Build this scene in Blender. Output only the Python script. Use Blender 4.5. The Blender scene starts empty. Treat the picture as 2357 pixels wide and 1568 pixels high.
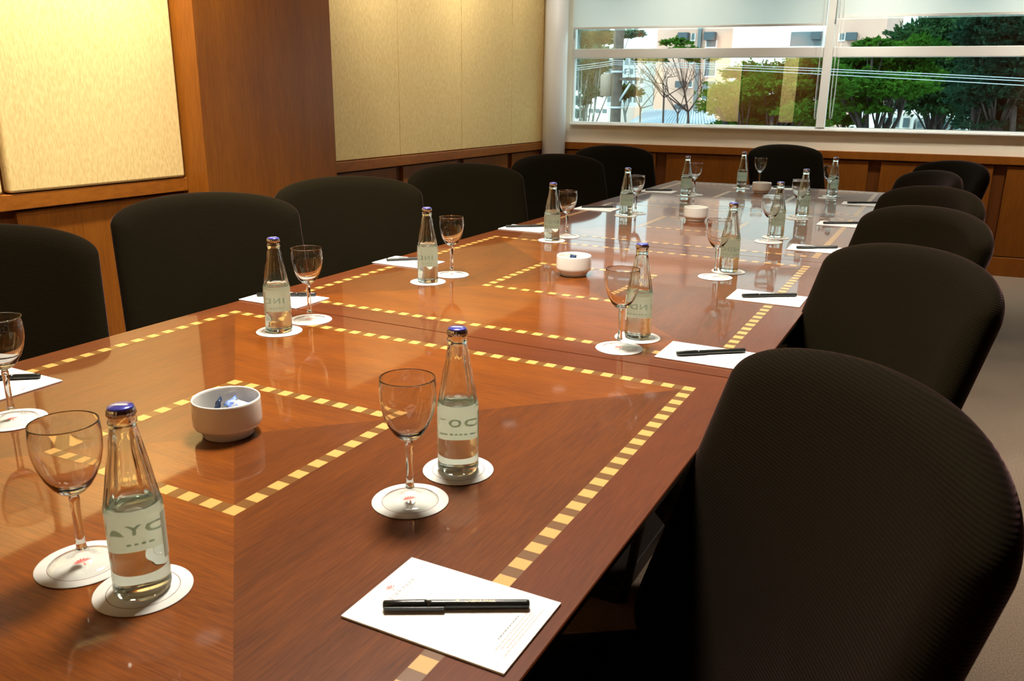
import bpy, bmesh, math, random
from mathutils import Vector, Matrix
import numpy as np

# ---------------------------------------------------------------- camera, world, exposure
S = 0.04            # the table's inlay module in metres: plan dimensions below are given in modules
TT = 0.74           # table top height
sc = bpy.context.scene
COL = sc.collection
IMW, IMH = 2357.0, 1568.0
CAM_M = (37.41466, -35.92405, 12.83198)
YAW, PITCH, ROLL, FPX = -0.476654, 0.285392, 0.0124773, 1930.345

def W(x, y, z=0.0):
    return Vector((x * S, y * S, TT + z * S))

fwd = Vector((math.sin(YAW) * math.cos(PITCH), math.cos(YAW) * math.cos(PITCH), -math.sin(PITCH)))
rt0 = Vector((math.cos(YAW), -math.sin(YAW), 0)); up0 = rt0.cross(fwd)
rt = rt0 * math.cos(ROLL) + up0 * math.sin(ROLL)
up = up0 * math.cos(ROLL) - rt0 * math.sin(ROLL)
cd = bpy.data.cameras.new('camera'); cam = bpy.data.objects.new('camera', cd); COL.objects.link(cam)
CP = W(*CAM_M)
cam.matrix_world = Matrix(((rt.x, up.x, -fwd.x, CP.x), (rt.y, up.y, -fwd.y, CP.y), (rt.z, up.z, -fwd.z, CP.z), (0, 0, 0, 1)))
cd.sensor_width = 36; cd.lens = FPX / IMW * 36; cd.clip_end = 500; cd.clip_start = 0.02
cd.dof.use_dof = True; cd.dof.focus_distance = 2.2; cd.dof.aperture_fstop = 16
sc.camera = cam

def at(u, v, y):
    """world point seen at photo pixel (u, v) at world depth y (metres); used only to survey far things"""
    d = fwd + rt * ((u - IMW / 2) / FPX) - up * ((v - IMH / 2) / FPX)
    t = (y - CP.y) / d.y
    return CP + d * t

world = bpy.data.worlds.new('sky'); sc.world = world; world.use_nodes = True
wn = world.node_tree; wn.nodes.clear()
wo = wn.nodes.new('ShaderNodeOutputWorld'); wb = wn.nodes.new('ShaderNodeBackground')
wb.inputs[0].default_value = (0.86, 0.95, 1.0, 1); wb.inputs[1].default_value = 3.6
wn.links.new(wb.outputs[0], wo.inputs[0])
sd = bpy.data.lights.new('sun', 'SUN'); sun = bpy.data.objects.new('sun', sd); COL.objects.link(sun)
sd.energy = 2.7; sd.angle = math.radians(12); sd.color = (1, 0.95, 0.88)
sun.rotation_euler = (math.radians(50), 0, math.radians(-28))   # high sun behind the building, so none enters the room
sc.view_settings.view_transform = 'Standard'; sc.view_settings.look = 'None'
sc.view_settings.gamma = 1; sc.view_settings.use_curve_mapping = False
sc.view_settings.exposure = 0.0
try:
    sc.cycles.max_bounces = 14; sc.cycles.transmission_bounces = 14; sc.cycles.transparent_max_bounces = 24
    sc.cycles.glossy_bounces = 6; sc.cycles.diffuse_bounces = 4; sc.cycles.sample_clamp_indirect = 6
except Exception:
    pass

# ---------------------------------------------------------------- materials
def mat(name, base=(.8, .8, .8), rough=.5, **kw):
    m = bpy.data.materials.new(name); m.use_nodes = True
    b = m.node_tree.nodes['Principled BSDF']
    b.inputs['Base Color'].default_value = (*base, 1); b.inputs['Roughness'].default_value = rough
    for k, v in kw.items():
        k = k.replace('_', ' ')
        if k in b.inputs:
            b.inputs[k].default_value = (*v, 1) if isinstance(v, tuple) and len(v) == 3 else v
    return m

def nodes(m):
    return m.node_tree.nodes, m.node_tree.links, m.node_tree.nodes['Principled BSDF']

def noise_color(m, c1, c2, scale=(1, 1, 1), nscale=5.0, detail=6.0, p0=.3, p1=.7, bump=0.0, bdist=.001, coord='Object', distort=0.0):
    n, l, b = nodes(m)
    tc = n.new('ShaderNodeTexCoord'); mp = n.new('ShaderNodeMapping'); mp.inputs['Scale'].default_value = scale
    tx = n.new('ShaderNodeTexNoise'); tx.inputs['Scale'].default_value = nscale; tx.inputs['Detail'].default_value = detail
    tx.inputs['Distortion'].default_value = distort
    cr = n.new('ShaderNodeValToRGB')
    cr.color_ramp.elements[0].position = p0; cr.color_ramp.elements[0].color = (*c1, 1)
    cr.color_ramp.elements[1].position = p1; cr.color_ramp.elements[1].color = (*c2, 1)
    l.new(tc.outputs[coord], mp.inputs[0]); l.new(mp.outputs[0], tx.inputs[0]); l.new(tx.outputs[0], cr.inputs[0])
    l.new(cr.outputs[0], b.inputs['Base Color'])
    if bump:
        bp = n.new('ShaderNodeBump'); bp.inputs['Strength'].default_value = bump; bp.inputs['Distance'].default_value = bdist
        l.new(tx.outputs[0], bp.inputs['Height']); l.new(bp.outputs[0], b.inputs['Normal'])
    return m

def veneer(name, c1, c2, axis, rough=.42, coat=.66, coat_r=.045):
    m = mat(name, c1, rough, Coat_Weight=coat, Coat_Roughness=coat_r)
    m.node_tree.nodes['Principled BSDF'].inputs['Specular IOR Level'].default_value = .18
    n, l, b = nodes(m)
    tc = n.new('ShaderNodeTexCoord')
    mp = n.new('ShaderNodeMapping'); mp.inputs['Scale'].default_value = {'x': (20, 420, 60), 'y': (420, 20, 60), 'z': (220, 220, 9)}[axis]
    t1 = n.new('ShaderNodeTexNoise'); t1.inputs['Scale'].default_value = 1.0; t1.inputs['Detail'].default_value = 8; t1.inputs['Roughness'].default_value = .65
    mp2 = n.new('ShaderNodeMapping'); mp2.inputs['Scale'].default_value = {'x': (3, 16, 4), 'y': (16, 3, 4), 'z': (7, 7, .8)}[axis]
    t2 = n.new('ShaderNodeTexNoise'); t2.inputs['Scale'].default_value = 1.0; t2.inputs['Detail'].default_value = 4
    ma = n.new('ShaderNodeMath'); ma.operation = 'MULTIPLY_ADD'; ma.inputs[1].default_value = .68
    mb = n.new('ShaderNodeMath'); mb.operation = 'MULTIPLY'; mb.inputs[1].default_value = .32
    cr = n.new('ShaderNodeValToRGB')
    cr.color_ramp.elements[0].position = .34; cr.color_ramp.elements[0].color = (*c1, 1)
    cr.color_ramp.elements[1].position = .66; cr.color_ramp.elements[1].color = (*c2, 1)
    l.new(tc.outputs['Object'], mp.inputs[0]); l.new(tc.outputs['Object'], mp2.inputs[0])
    l.new(mp.outputs[0], t1.inputs[0]); l.new(mp2.outputs[0], t2.inputs[0])
    l.new(t2.outputs[0], mb.inputs[0]); l.new(t1.outputs[0], ma.inputs[0]); l.new(mb.outputs[0], ma.inputs[2])
    l.new(ma.outputs[0], cr.inputs[0]); l.new(cr.outputs[0], b.inputs['Base Color'])
    return m

M = {}
M['veneer_x'] = veneer('cherry_veneer_across', (.100, .021, .0008), (.240, .060, .0018), 'x')
M['veneer_y'] = veneer('cherry_veneer_along', (.066, .0145, .001), (.165, .040, .0028), 'y')
M['veneer_border_y'] = veneer('cherry_border_along', (.082, .017, .0028), (.155, .035, .006), 'y')
M['veneer_border_x'] = veneer('cherry_border_across', (.082, .017, .0028), (.155, .035, .006), 'x')
M['band'] = mat('inlay_brown_band', (.15, .055, .0015), .4, Coat_Weight=.55, Coat_Roughness=.11)
M['maple'] = mat('inlay_maple', (.66, .345, .09), .4, Coat_Weight=.55, Coat_Roughness=.11)
M['under'] = mat('dark_table_base', (.02, .012, .008), .5)
M['edge'] = mat('table_edge_wood', (.12, .025, .006), .35)
M['wood_wall'] = veneer('wall_cherry', (.135, .038, .003), (.235, .075, .006), 'z', .45, .15, .3)
M['wood_dark'] = veneer('wall_cherry_recess', (.085, .022, .003), (.13, .038, .005), 'z', .5, .1, .3)
M['wood_rail'] = veneer('wall_cherry_rail', (.18, .052, .005), (.28, .090, .009), 'y', .42, .2, .3)
M['fabric_wall'] = noise_color(mat('pale_yellow_wall_fabric', (.7, .55, .28), .95), (.56, .385, .14), (.74, .54, .235), (160, 160, 40), 1.0, 6, .3, .7, .25, .001)
M['cream'] = noise_color(mat('cream_paint', (.8, .72, .55), .7), (.86, .79, .64), (.90, .83, .68), nscale=3)
M['white_paint'] = mat('white_paint', (.85, .85, .82), .5)
M['frame'] = mat('window_frame_white', (.80, .80, .76), .4)
M['ceiling'] = noise_color(mat('ceiling_dark_tan', (.85, .82, .75), .9), (.26, .20, .14), (.30, .235, .165), nscale=2)  # unseen ceiling, darkened to weaken its reflection in the tabletop
M['carpet'] = noise_color(mat('taupe_carpet', (.2, .14, .1), .97), (.15, .105, .07), (.30, .215, .15), (260, 180, 200), 1.0, 5, .3, .7, .6, .003)
M['metal'] = mat('brushed_metal', (.6, .6, .6), .3, Metallic=1.0)
M['dark_metal'] = mat('black_metal', (.01, .01, .01), .6)
M['porcelain'] = mat('white_porcelain', (.86, .84, .78), .12, Coat_Weight=.6, Coat_Roughness=.05)
M['paper'] = mat('white_paper', (.9, .9, .88), .75)
M['coaster'] = noise_color(mat('white_coaster_board', (.86, .85, .8), .85), (.72, .71, .66), (.76, .75, .70), nscale=60)
M['ring'] = mat('coaster_brown_print', (.20, .10, .07), .8)
M['red_print'] = mat('red_print', (.75, .12, .10), .8)
M['pink_print'] = mat('pale_red_print', (.80, .35, .32), .8)
M['grey_print'] = mat('grey_print', (.25, .25, .27), .8)
M['gold_print'] = mat('gold_print', (.55, .42, .16), .35, Metallic=.4)
M['pen'] = mat('black_pen_plastic', (.012, .012, .010), .28)
M['cap_blue'] = mat('blue_bottle_cap', (.07, .07, .42), .25, Metallic=.3, Coat_Weight=.5)
M['cap_silver'] = mat('silver_crown', (.62, .62, .64), .25, Metallic=1.0)
M['cap_print'] = mat('cap_print_white', (.75, .78, .85), .4)
M['sachet_blue'] = noise_color(mat('blue_sachet', (.05, .1, .5), .4), (.02, .06, .35), (.25, .4, .8), nscale=120)
M['sachet_dark'] = mat('dark_blue_sachet', (.01, .03, .09), .4)
M['sachet_white'] = mat('white_sachet', (.85, .9, .95), .5)

def glass_mat(name, color=(1, 1, 1), ior=1.5, rough=0.0):
    m = bpy.data.materials.new(name); m.use_nodes = True
    n = m.node_tree.nodes; l = m.node_tree.links; n.clear()
    o = n.new('ShaderNodeOutputMaterial'); g = n.new('ShaderNodeBsdfGlass')
    g.inputs['Color'].default_value = (*color, 1); g.inputs['IOR'].default_value = ior; g.inputs['Roughness'].default_value = rough
    l.new(g.outputs[0], o.inputs[0]); return m
M['glass'] = glass_mat('clear_glass', (.985, .99, .985), 1.48)
M['bottle_glass'] = glass_mat('bottle_glass', (.98, .995, .98), 1.45)

def thin_mix(name, trans=(1, 1, 1), other='gloss', fac=.1, color=(1, 1, 1), rough=0.0, fresnel=None):
    """transparent sheet mixed with a gloss, diffuse or translucent lobe"""
    m = bpy.data.materials.new(name); m.use_nodes = True
    n = m.node_tree.nodes; l = m.node_tree.links; n.clear()
    o = n.new('ShaderNodeOutputMaterial'); t = n.new('ShaderNodeBsdfTransparent'); t.inputs[0].default_value = (*trans, 1)
    if other == 'gloss':
        g = n.new('ShaderNodeBsdfGlossy'); g.inputs['Roughness'].default_value = rough
    elif other == 'diffuse':
        g = n.new('ShaderNodeBsdfDiffuse')
    else:
        g = n.new('ShaderNodeBsdfTranslucent')
    g.inputs['Color'].default_value = (*color, 1)
    mx = n.new('ShaderNodeMixShader'); mx.inputs[0].default_value = fac
    if fresnel:
        fr = n.new('ShaderNodeFresnel'); fr.inputs[0].default_value = fresnel; l.new(fr.outputs[0], mx.inputs[0])
    l.new(t.outputs[0], mx.inputs[1]); l.new(g.outputs[0], mx.inputs[2]); l.new(mx.outputs[0], o.inputs[0])
    return m
def thin_glass():
    m = thin_mix('thin_clear_glass', (.97, .98, .97), 'gloss', .1, (1, 1, 1), .015)
    n = m.node_tree.nodes; l = m.node_tree.links
    lw = n.new('ShaderNodeLayerWeight'); lw.inputs[0].default_value = .5
    pw = n.new('ShaderNodeMath'); pw.operation = 'POWER'; pw.inputs[1].default_value = 4.5
    ma = n.new('ShaderNodeMath'); ma.operation = 'MULTIPLY_ADD'; ma.inputs[1].default_value = .85; ma.inputs[2].default_value = .10
    mx = [k for k in n if k.type == 'MIX_SHADER'][0]
    l.new(lw.outputs['Facing'], pw.inputs[0]); l.new(pw.outputs[0], ma.inputs[0]); l.new(ma.outputs[0], mx.inputs[0])
    return m
M['thin_glass'] = thin_glass()
M['water'] = thin_mix('water_tint', (.96, .99, .965), 'diffuse', .10, (.86, .93, .84))
M['pane'] = thin_mix('window_glass', (.84, .95, .94), 'gloss', .17, (1, 1, 1), 0.0)
def paper_thin(name, c):
    m = bpy.data.materials.new(name); m.use_nodes = True
    n = m.node_tree.nodes; l = m.node_tree.links; n.clear()
    o = n.new('ShaderNodeOutputMaterial'); d = n.new('ShaderNodeBsdfDiffuse'); t = n.new('ShaderNodeBsdfTranslucent'); mx = n.new('ShaderNodeMixShader'); mx.inputs[0].default_value = .5
    d.inputs[0].default_value = (*c, 1); t.inputs[0].default_value = (*c, 1)
    l.new(d.outputs[0], mx.inputs[1]); l.new(t.outputs[0], mx.inputs[2]); l.new(mx.outputs[0], o.inputs[0]); return m
M['label'] = paper_thin('label_paper', (.90, .93, .80))
M['label_edge'] = mat('label_paper_outside', (.55, .74, .85), .7)
M['label_ink'] = paper_thin('label_ink', (.56, .65, .54))

def blind_mat():
    m = bpy.data.materials.new('translucent_blind'); m.use_nodes = True
    n = m.node_tree.nodes; l = m.node_tree.links; n.clear()
    o = n.new('ShaderNodeOutputMaterial'); d = n.new('ShaderNodeBsdfDiffuse'); t = n.new('ShaderNodeBsdfTranslucent'); tr = n.new('ShaderNodeBsdfTransparent')
    d.inputs[0].default_value = (.85, .85, .80, 1); t.inputs[0].default_value = (.95, .91, .87, 1); tr.inputs[0].default_value = (.9, 1, 1, 1)
    a = n.new('ShaderNodeMixShader'); a.inputs[0].default_value = .6; b = n.new('ShaderNodeMixShader'); b.inputs[0].default_value = .10
    l.new(d.outputs[0], a.inputs[1]); l.new(t.outputs[0], a.inputs[2]); l.new(a.outputs[0], b.inputs[1]); l.new(tr.outputs[0], b.inputs[2]); l.new(b.outputs[0], o.inputs[0])
    return m
M['blind'] = blind_mat()

def fabric_mat():
    m = mat('ribbed_black_brown_fabric', (.012, .008, .006), .9, Sheen_Weight=.24, Sheen_Roughness=.28, Sheen_Tint=(.85, .45, .48))
    m.node_tree.nodes['Principled BSDF'].inputs['Specular IOR Level'].default_value = .05
    n, l, b = nodes(m)
    tc = n.new('ShaderNodeTexCoord'); wv = n.new('ShaderNodeTexWave'); wv.wave_type = 'BANDS'; wv.bands_direction = 'Z'
    wv.inputs['Scale'].default_value = 68; wv.inputs['Distortion'].default_value = .35; wv.inputs['Detail'].default_value = 1
    nz = n.new('ShaderNodeTexNoise'); nz.inputs['Scale'].default_value = 420; nz.inputs['Detail'].default_value = 3
    cr = n.new('ShaderNodeValToRGB'); cr.color_ramp.elements[0].color = (.0028, .002, .0005, 1); cr.color_ramp.elements[1].color = (.0125, .0088, .0028, 1)
    mm = n.new('ShaderNodeMath'); mm.operation = 'MULTIPLY_ADD'; mm.inputs[1].default_value = .4
    m2 = n.new('ShaderNodeMath'); m2.operation = 'MULTIPLY'; m2.inputs[1].default_value = .5
    l.new(tc.outputs['Object'], wv.inputs[0]); l.new(tc.outputs['Object'], nz.inputs[0])
    l.new(nz.outputs[0], m2.inputs[0]); l.new(wv.outputs['Fac'], mm.inputs[0]); l.new(m2.outputs[0], mm.inputs[2])
    l.new(mm.outputs[0], cr.inputs[0]); l.new(cr.outputs[0], b.inputs['Base Color'])
    bp = n.new('ShaderNodeBump'); bp.inputs['Strength'].default_value = .7; bp.inputs['Distance'].default_value = .0012
    l.new(mm.outputs[0], bp.inputs['Height']); l.new(bp.outputs[0], b.inputs['Normal'])
    return m
M['chair'] = fabric_mat()

def emis(name, color, strength):
    m = bpy.data.materials.new(name); m.use_nodes = True
    n = m.node_tree.nodes; l = m.node_tree.links; n.clear()
    o = n.new('ShaderNodeOutputMaterial'); e = n.new('ShaderNodeEmission'); e.inputs[0].default_value = (*color, 1); e.inputs[1].default_value = strength
    l.new(e.outputs[0], o.inputs[0]); return m
M['lamp'] = emis('lamp_glow', (1, .92, .78), 1.2)

# ---------------------------------------------------------------- mesh builder
class MB:
    def __init__(s): s.v = []; s.f = []; s.m = []; s.mats = []; s.mi = 0; s.sm = []
    def use(s, *mm):
        for m in mm:
            if m not in s.mats: s.mats.append(m)
        s.mi = s.mats.index(mm[0]); return s
    def add(s, vs, fs, smooth=False):
        k = len(s.v); s.v += [tuple(v) for v in vs]
        for f in fs: s.f.append(tuple(i + k for i in f)); s.m.append(s.mi); s.sm.append(smooth)
    def box(s, x0, x1, y0, y1, z0, z1):
        vs = [(x, y, z) for z in (z0, z1) for y in (y0, y1) for x in (x0, x1)]
        s.add(vs, [(0, 2, 3, 1), (4, 5, 7, 6), (0, 1, 5, 4), (2, 6, 7, 3), (0, 4, 6, 2), (1, 3, 7, 5)]); return s
    def lathe(s, prof, n=48, cx=0, cy=0, smooth=True, rfun=None):
        vs = []; fs = []
        for i, (r, z) in enumerate(prof):
            for j in range(n):
                a = 2 * math.pi * j / n
                rr = r if rfun is None else rfun(r, z, a)
                vs.append((cx + rr * math.cos(a), cy + rr * math.sin(a), z))
        for i in range(len(prof) - 1):
            for j in range(n):
                a = i * n + j; b = i * n + (j + 1) % n
                fs.append((a, b, b + n, a + n))
        if prof[0][0] > 1e-6: fs.append(tuple(range(n - 1, -1, -1)))
        if prof[-1][0] > 1e-6: fs.append(tuple(range((len(prof) - 1) * n, len(prof) * n)))
        s.add(vs, fs, smooth); return s
    def tube(s, pts, r, n=8, smooth=True, taper=None):
        pts = [Vector(p) for p in pts]; vs = []; fs = []; ref = None
        for i, p in enumerate(pts):
            t = (pts[min(i + 1, len(pts) - 1)] - pts[max(i - 1, 0)]).normalized()
            if ref is None: ref = t.orthogonal().normalized()
            ref = (ref - t * ref.dot(t)).normalized(); q = t.cross(ref)
            rr = r if taper is None else r + (taper - r) * i / (len(pts) - 1)
            for j in range(n):
                a = 2 * math.pi * j / n; vs.append(p + ref * rr * math.cos(a) + q * rr * math.sin(a))
        for i in range(len(pts) - 1):
            for j in range(n):
                a = i * n + j; b = i * n + (j + 1) % n; fs.append((a, b, b + n, a + n))
        fs.append(tuple(range(n - 1, -1, -1))); k = (len(pts) - 1) * n; fs.append(tuple(range(k, k + n)))
        s.add(vs, fs, smooth); return s
    def quad(s, a, b, c, d): s.add([a, b, c, d], [(0, 1, 2, 3)]); return s
    def build(s, name, m=None, parent=None, bevel=0, seg=2, label=None):
        me = bpy.data.meshes.new(name); me.from_pydata(s.v, [], s.f)
        mats = s.mats or [m]
        for x in mats: me.materials.append(x)
        if s.mats:
            me.polygons.foreach_set('material_index', s.m)
        me.polygons.foreach_set('use_smooth', s.sm)
        me.update()
        o = bpy.data.objects.new(name, me); COL.objects.link(o)
        if bevel:
            bm = bmesh.new(); bm.from_mesh(me)
            bmesh.ops.remove_doubles(bm, verts=bm.verts, dist=1e-6)
            bmesh.ops.bevel(bm, geom=list(bm.edges), offset=bevel, segments=seg, profile=.5, affect='EDGES', clamp_overlap=True)
            for f in bm.faces: f.smooth = True
            bm.to_mesh(me); bm.free()
            md = o.modifiers.new('wn', 'WEIGHTED_NORMAL'); md.keep_sharp = True
        if parent: o.parent = parent
        if label: o['label'] = label
        return o

def tag(o, label=None, cat=None, group=None, kind=None):
    if label: o['label'] = label
    if cat: o['category'] = cat
    if group: o['group'] = group
    if kind: o['kind'] = kind
    return o
def empty(name, loc=(0, 0, 0), rz=0.0):
    o = bpy.data.objects.new(name, None); COL.objects.link(o); o.location = loc; o.rotation_euler = (0, 0, rz); o.empty_display_size = .05
    return o
def dup(root, loc, rz, label=None, group=None):
    kids = {}
    def rec(o, par):
        c = o.copy(); COL.objects.link(c)
        if par is not None: c.parent = par
        for ch in CH.get(o.name, []): rec(ch, c)
        CHN.setdefault(par.name if par else '', []).append(c)
        return c
    r = rec(root, None)
    r.location = loc; r.rotation_euler = (0, 0, rz)
    if label: r['label'] = label
    if group: r['group'] = group
    return r
CH = {}; CHN = {}
def snapshot():
    CH.clear()
    for o in bpy.data.objects:
        if o.parent: CH.setdefault(o.parent.name, []).append(o)

def text_mesh(txt, size, spacing=1.0, bold=0.0):
    cu = bpy.data.curves.new('tmp_text', 'FONT'); cu.body = txt; cu.size = size; cu.align_x = 'CENTER'; cu.align_y = 'CENTER'; cu.space_character = spacing
    cu.resolution_u = 2; cu.offset = bold
    o = bpy.data.objects.new('tmp_text', cu); COL.objects.link(o)
    dg = bpy.context.evaluated_depsgraph_get(); me = bpy.data.meshes.new_from_object(o.evaluated_get(dg))
    vs = [tuple(v.co) for v in me.vertices]; fs = [tuple(p.vertices) for p in me.polygons]
    bpy.data.objects.remove(o); bpy.data.curves.remove(cu); bpy.data.meshes.remove(me)
    return vs, fs

# ---------------------------------------------------------------- room shell
XL, XR, YB, ZC, ZF = -42.3, 76.0, -75.0, 47.0, -18.5
BW = math.atan(.1); WL = W(XL, 142.7 + .1003 * (XL - 48.9), ZF)      # the window wall runs slightly askew
def Z(z): return TT + z * S
def X(x): return x * S
def st(o, kind='structure'): o['kind'] = kind; return o

st(MB().box(X(XL) - .2, X(XR) + .3, X(YB) - .2, X(150), -.12, 0).build('floor', M['carpet']))
st(MB().box(X(XL) - .2, X(XR) + .3, X(YB) - .2, X(150), Z(ZC), Z(ZC) + .1).build('ceiling', M['ceiling']))
st(MB().box(X(XR), X(XR) + .15, X(YB), X(150), 0, Z(ZC)).build('wall_right', M['wood_dark']))
st(MB().box(X(XL), X(XR), X(YB) - .15, X(YB), 0, Z(ZC)).build('wall_back', M['wood_dark']))
st(MB().box(X(XL) - .15, X(XL), X(YB), X(136.5), 0, Z(ZC)).build('wall_left', M['wood_dark']))
# rails and wainscot along the left wall, interrupted by the pillar
for k, (y0, y1) in enumerate(((YB, 34.0), (57.0, 133.8))):
    st(MB().box(X(XL), X(XL) + .045, X(y0), X(y1), Z(1.7), Z(3.2)).build('trim_%d' % (k * 3 + 1), M['wood_rail'], bevel=.003))
    st(MB().box(X(XL), X(XL) + .05, X(y0), X(y1), Z(32.0), Z(34.2)).build('trim_%d' % (k * 3 + 2), M['wood_dark'], bevel=.003))
    st(MB().box(X(XL), X(XL) + .03, X(y0), X(y1), 0, Z(-15)).build('trim_%d' % (k * 3 + 3), M['wood_rail'], bevel=.003))
joints_far = [57.1, 77.3, 96.4, 115.4, 133.8]
joints_near = [34.0, 12.6, -8.5, -29.3, -50, -74.6]
spans = [(joints_far[i], joints_far[i + 1]) for i in range(4)] + [(joints_near[i + 1], joints_near[i]) for i in range(5)]
places = ['right of the wood pillar', 'second from the wood pillar on the far wall stretch', 'third from the wood pillar on the far wall stretch', 'ending at the white column',
          'brightly lit, left of the wood pillar', 'second back from the pillar, outside the photo', 'third back from the pillar, outside the photo',
          'fourth back from the pillar, outside the photo', 'in the corner of the back wall, outside the photo']
for (y0, y1), pl in zip(spans, places):
    near = y1 <= 34
    g = .05 if not near else .35
    o = MB().box(X(XL), X(XL) + (.034 if not near else .05), X(y0 + (g if near else .04)), X(y1 - g), Z(3.3), Z(31.9)).build('fabric_wall_panel', M['fabric_wall'], bevel=.012 if near else .005, seg=4)
    tag(o, 'pale yellow fabric wall panel ' + pl, 'wall panel', 'fabric panels on the left wall')
    w0, w1 = y0 + 1.0, y1 - 1.0
    o = MB().box(X(XL), X(XL) + .022, X(w0), X(w1), Z(-14.8), Z(1.45)).build('wood_wall_panel', M['wood_wall'], bevel=.002)
    tag(o, 'reddish wood wainscot panel under the yellow panel ' + pl.replace(', brightly lit', ''), 'wainscot panel', 'wood wainscot panels on the left wall')
for x0, x1, lab in ((-22, -8, 'wide pale yellow fabric panel on the back wall, mirrored in the window'), (9, 15, 'narrow pale yellow fabric panel on the back wall, mirrored in the window')):
    tag(MB().box(X(x0), X(x1), X(YB), X(YB) + .04, Z(2.5), Z(31.9)).build('fabric_wall_panel', M['fabric_wall'], bevel=.008, seg=3), lab, 'wall panel', 'fabric panels on the back wall')
st(MB().box(X(XL), X(-38.0), X(34.0), X(57.0), 0, Z(ZC)).build('pillar', M['wood_wall'], bevel=.003))
o = bpy.data.objects['pillar']; o.name = 'wall_pillar'
# white round column in the corner
st(MB().lathe([(.098, 0), (.098, Z(ZC))], 64, X(-39.25), X(130.6)).build('wall_column', M['white_paint']))

# window wall, built in its own frame: x along the wall, y outward
FW = math.hypot(1, .1)
def wx(x): return (x - XL) * S * FW
front = empty('wall_front', (WL.x, WL.y, 0), BW); st(front)
MB().box(0, wx(XR), 0, .12, 0, Z(3.2)).build('wood_backing', M['wood_dark'], front)
MB().box(0, wx(XR), 0, .12, Z(3.2), Z(6.9)).build('cream_wall', M['cream'], front)
MB().box(0, wx(-37.0), 0, .12, Z(6.9), Z(ZC)).build('cream_wall', M['cream'], front)
MB().box(wx(74), wx(XR), 0, .12, Z(6.9), Z(ZC)).build('cream_wall', M['cream'], front)
MB().box(wx(-37), wx(74), 0, .12, Z(43), Z(ZC)).build('cream_wall', M['cream'], front)
tr = empty('trim_7', (WL.x, WL.y, 0), BW); st(tr)
MB().box(wx(-39), wx(XR), -.035, 0, Z(1.75), Z(3.2)).build('rail', M['wood_rail'], tr, bevel=.003)
MB().box(wx(-39), wx(XR), -.025, 0, 0, Z(-15)).build('baseboard', M['wood_rail'], tr, bevel=.003)
st2 = [-38.8, -17.0, 2.8, 23.7, 44.6, 65.5, XR]
nm = ['behind the two farthest left-hand chairs', 'left of the chair at the head of the table', 'behind the chair at the head of the table',
      'right of the far water bottle, below the window', 'right end, behind the farthest right-hand chair', 'outside the photo on the right']
for i in range(6):
    o = MB().box(wx(st2[i] + (1.1 if i else .2)), wx(st2[i + 1] - 1.1), -.02, 0, Z(-14.85), Z(1.5)).build('wood_wall_panel', M['wood_wall'], bevel=.002)
    o.location = (WL.x, WL.y, 0); o.rotation_euler = (0, 0, BW)
    tag(o, 'wood wainscot panel under the window, ' + nm[i], 'wainscot panel', 'wood wainscot panels under the window')
# window
win = empty('window_1', (WL.x, WL.y, 0), BW); st(win)
zb, zr0, zr1, zt = 7.45, 20.3, 22.1, 43.0
MB().box(wx(-37), wx(74), -.035, .1, Z(6.75), Z(7.15)).build('window_sill', M['frame'], win, bevel=.004)
m = MB()
m.box(wx(-37), wx(74), .02, .08, Z(7.15), Z(zb)); m.box(wx(-37), wx(74), .02, .08, Z(zt) - .05, Z(zt))
m.box(wx(-37), wx(-36.6), .02, .08, Z(zb), Z(zt)); m.box(wx(73.5), wx(74), .02, .08, Z(zb), Z(zt))
m.build('outer_frame', M['frame'], win, bevel=.003)
for (a, b) in ((-36.6, 12.35), (13.95, 73.5)):
    MB().box(wx(a), wx(b), .01, .085, Z(zr0), Z(zr1)).build('cross_rail', M['frame'], win, bevel=.004)
MB().box(wx(12.35), wx(13.95), .0, .09, Z(zb), Z(zt)).build('mullion', M['frame'], win, bevel=.004)
for (a, b) in ((-36.6, 12.35), (13.95, 73.5)):
    for (c, d) in ((zb, zr0), (zr1, zt - 1)):
        MB().box(wx(a), wx(b), .045, .047, Z(c), Z(d)).build('pane', M['pane'], win)
for (a, b, zz, lab) in ((-36.7, 12.3, 26.15, 'translucent white roller blind over the left window bay, lowered further'),
                        (14.0, 73.6, 27.45, 'translucent white roller blind over the right window bay, raised higher')):
    bl = empty('roller_blind', (WL.x, WL.y, 0), BW); tag(bl, lab, 'roller blind')
    MB().box(wx(a), wx(b), -.028, -.026, Z(zz), Z(zt)).build('blind_fabric', M['blind'], bl)
    MB().box(wx(a), wx(b), -.033, -.021, Z(zz) - .012, Z(zz) + .004).build('bottom_bar', M['frame'], bl)
    MB().tube([(wx(a), -.027, Z(zt)), (wx(b), -.027, Z(zt))], .022, 16).build('roller', M['metal'], bl)
    cx = wx(b) - .02 if a < 0 else wx(a) + .02
    z1 = 9.3
    pts = [(cx, -.045, Z(zt))] + [(cx, -.045, Z(z)) for z in (30, 20, 14)] + [(cx + .006, -.045, Z(z1)), (cx + .014, -.045, Z(z1 - .3)), (cx + .022, -.045, Z(z1))] + [(cx + .026, -.045, Z(z)) for z in (14, 20, 30, zt)]
    MB().tube(pts, .0018, 6).build('pull_cord', M['white_paint'], bl)

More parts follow.
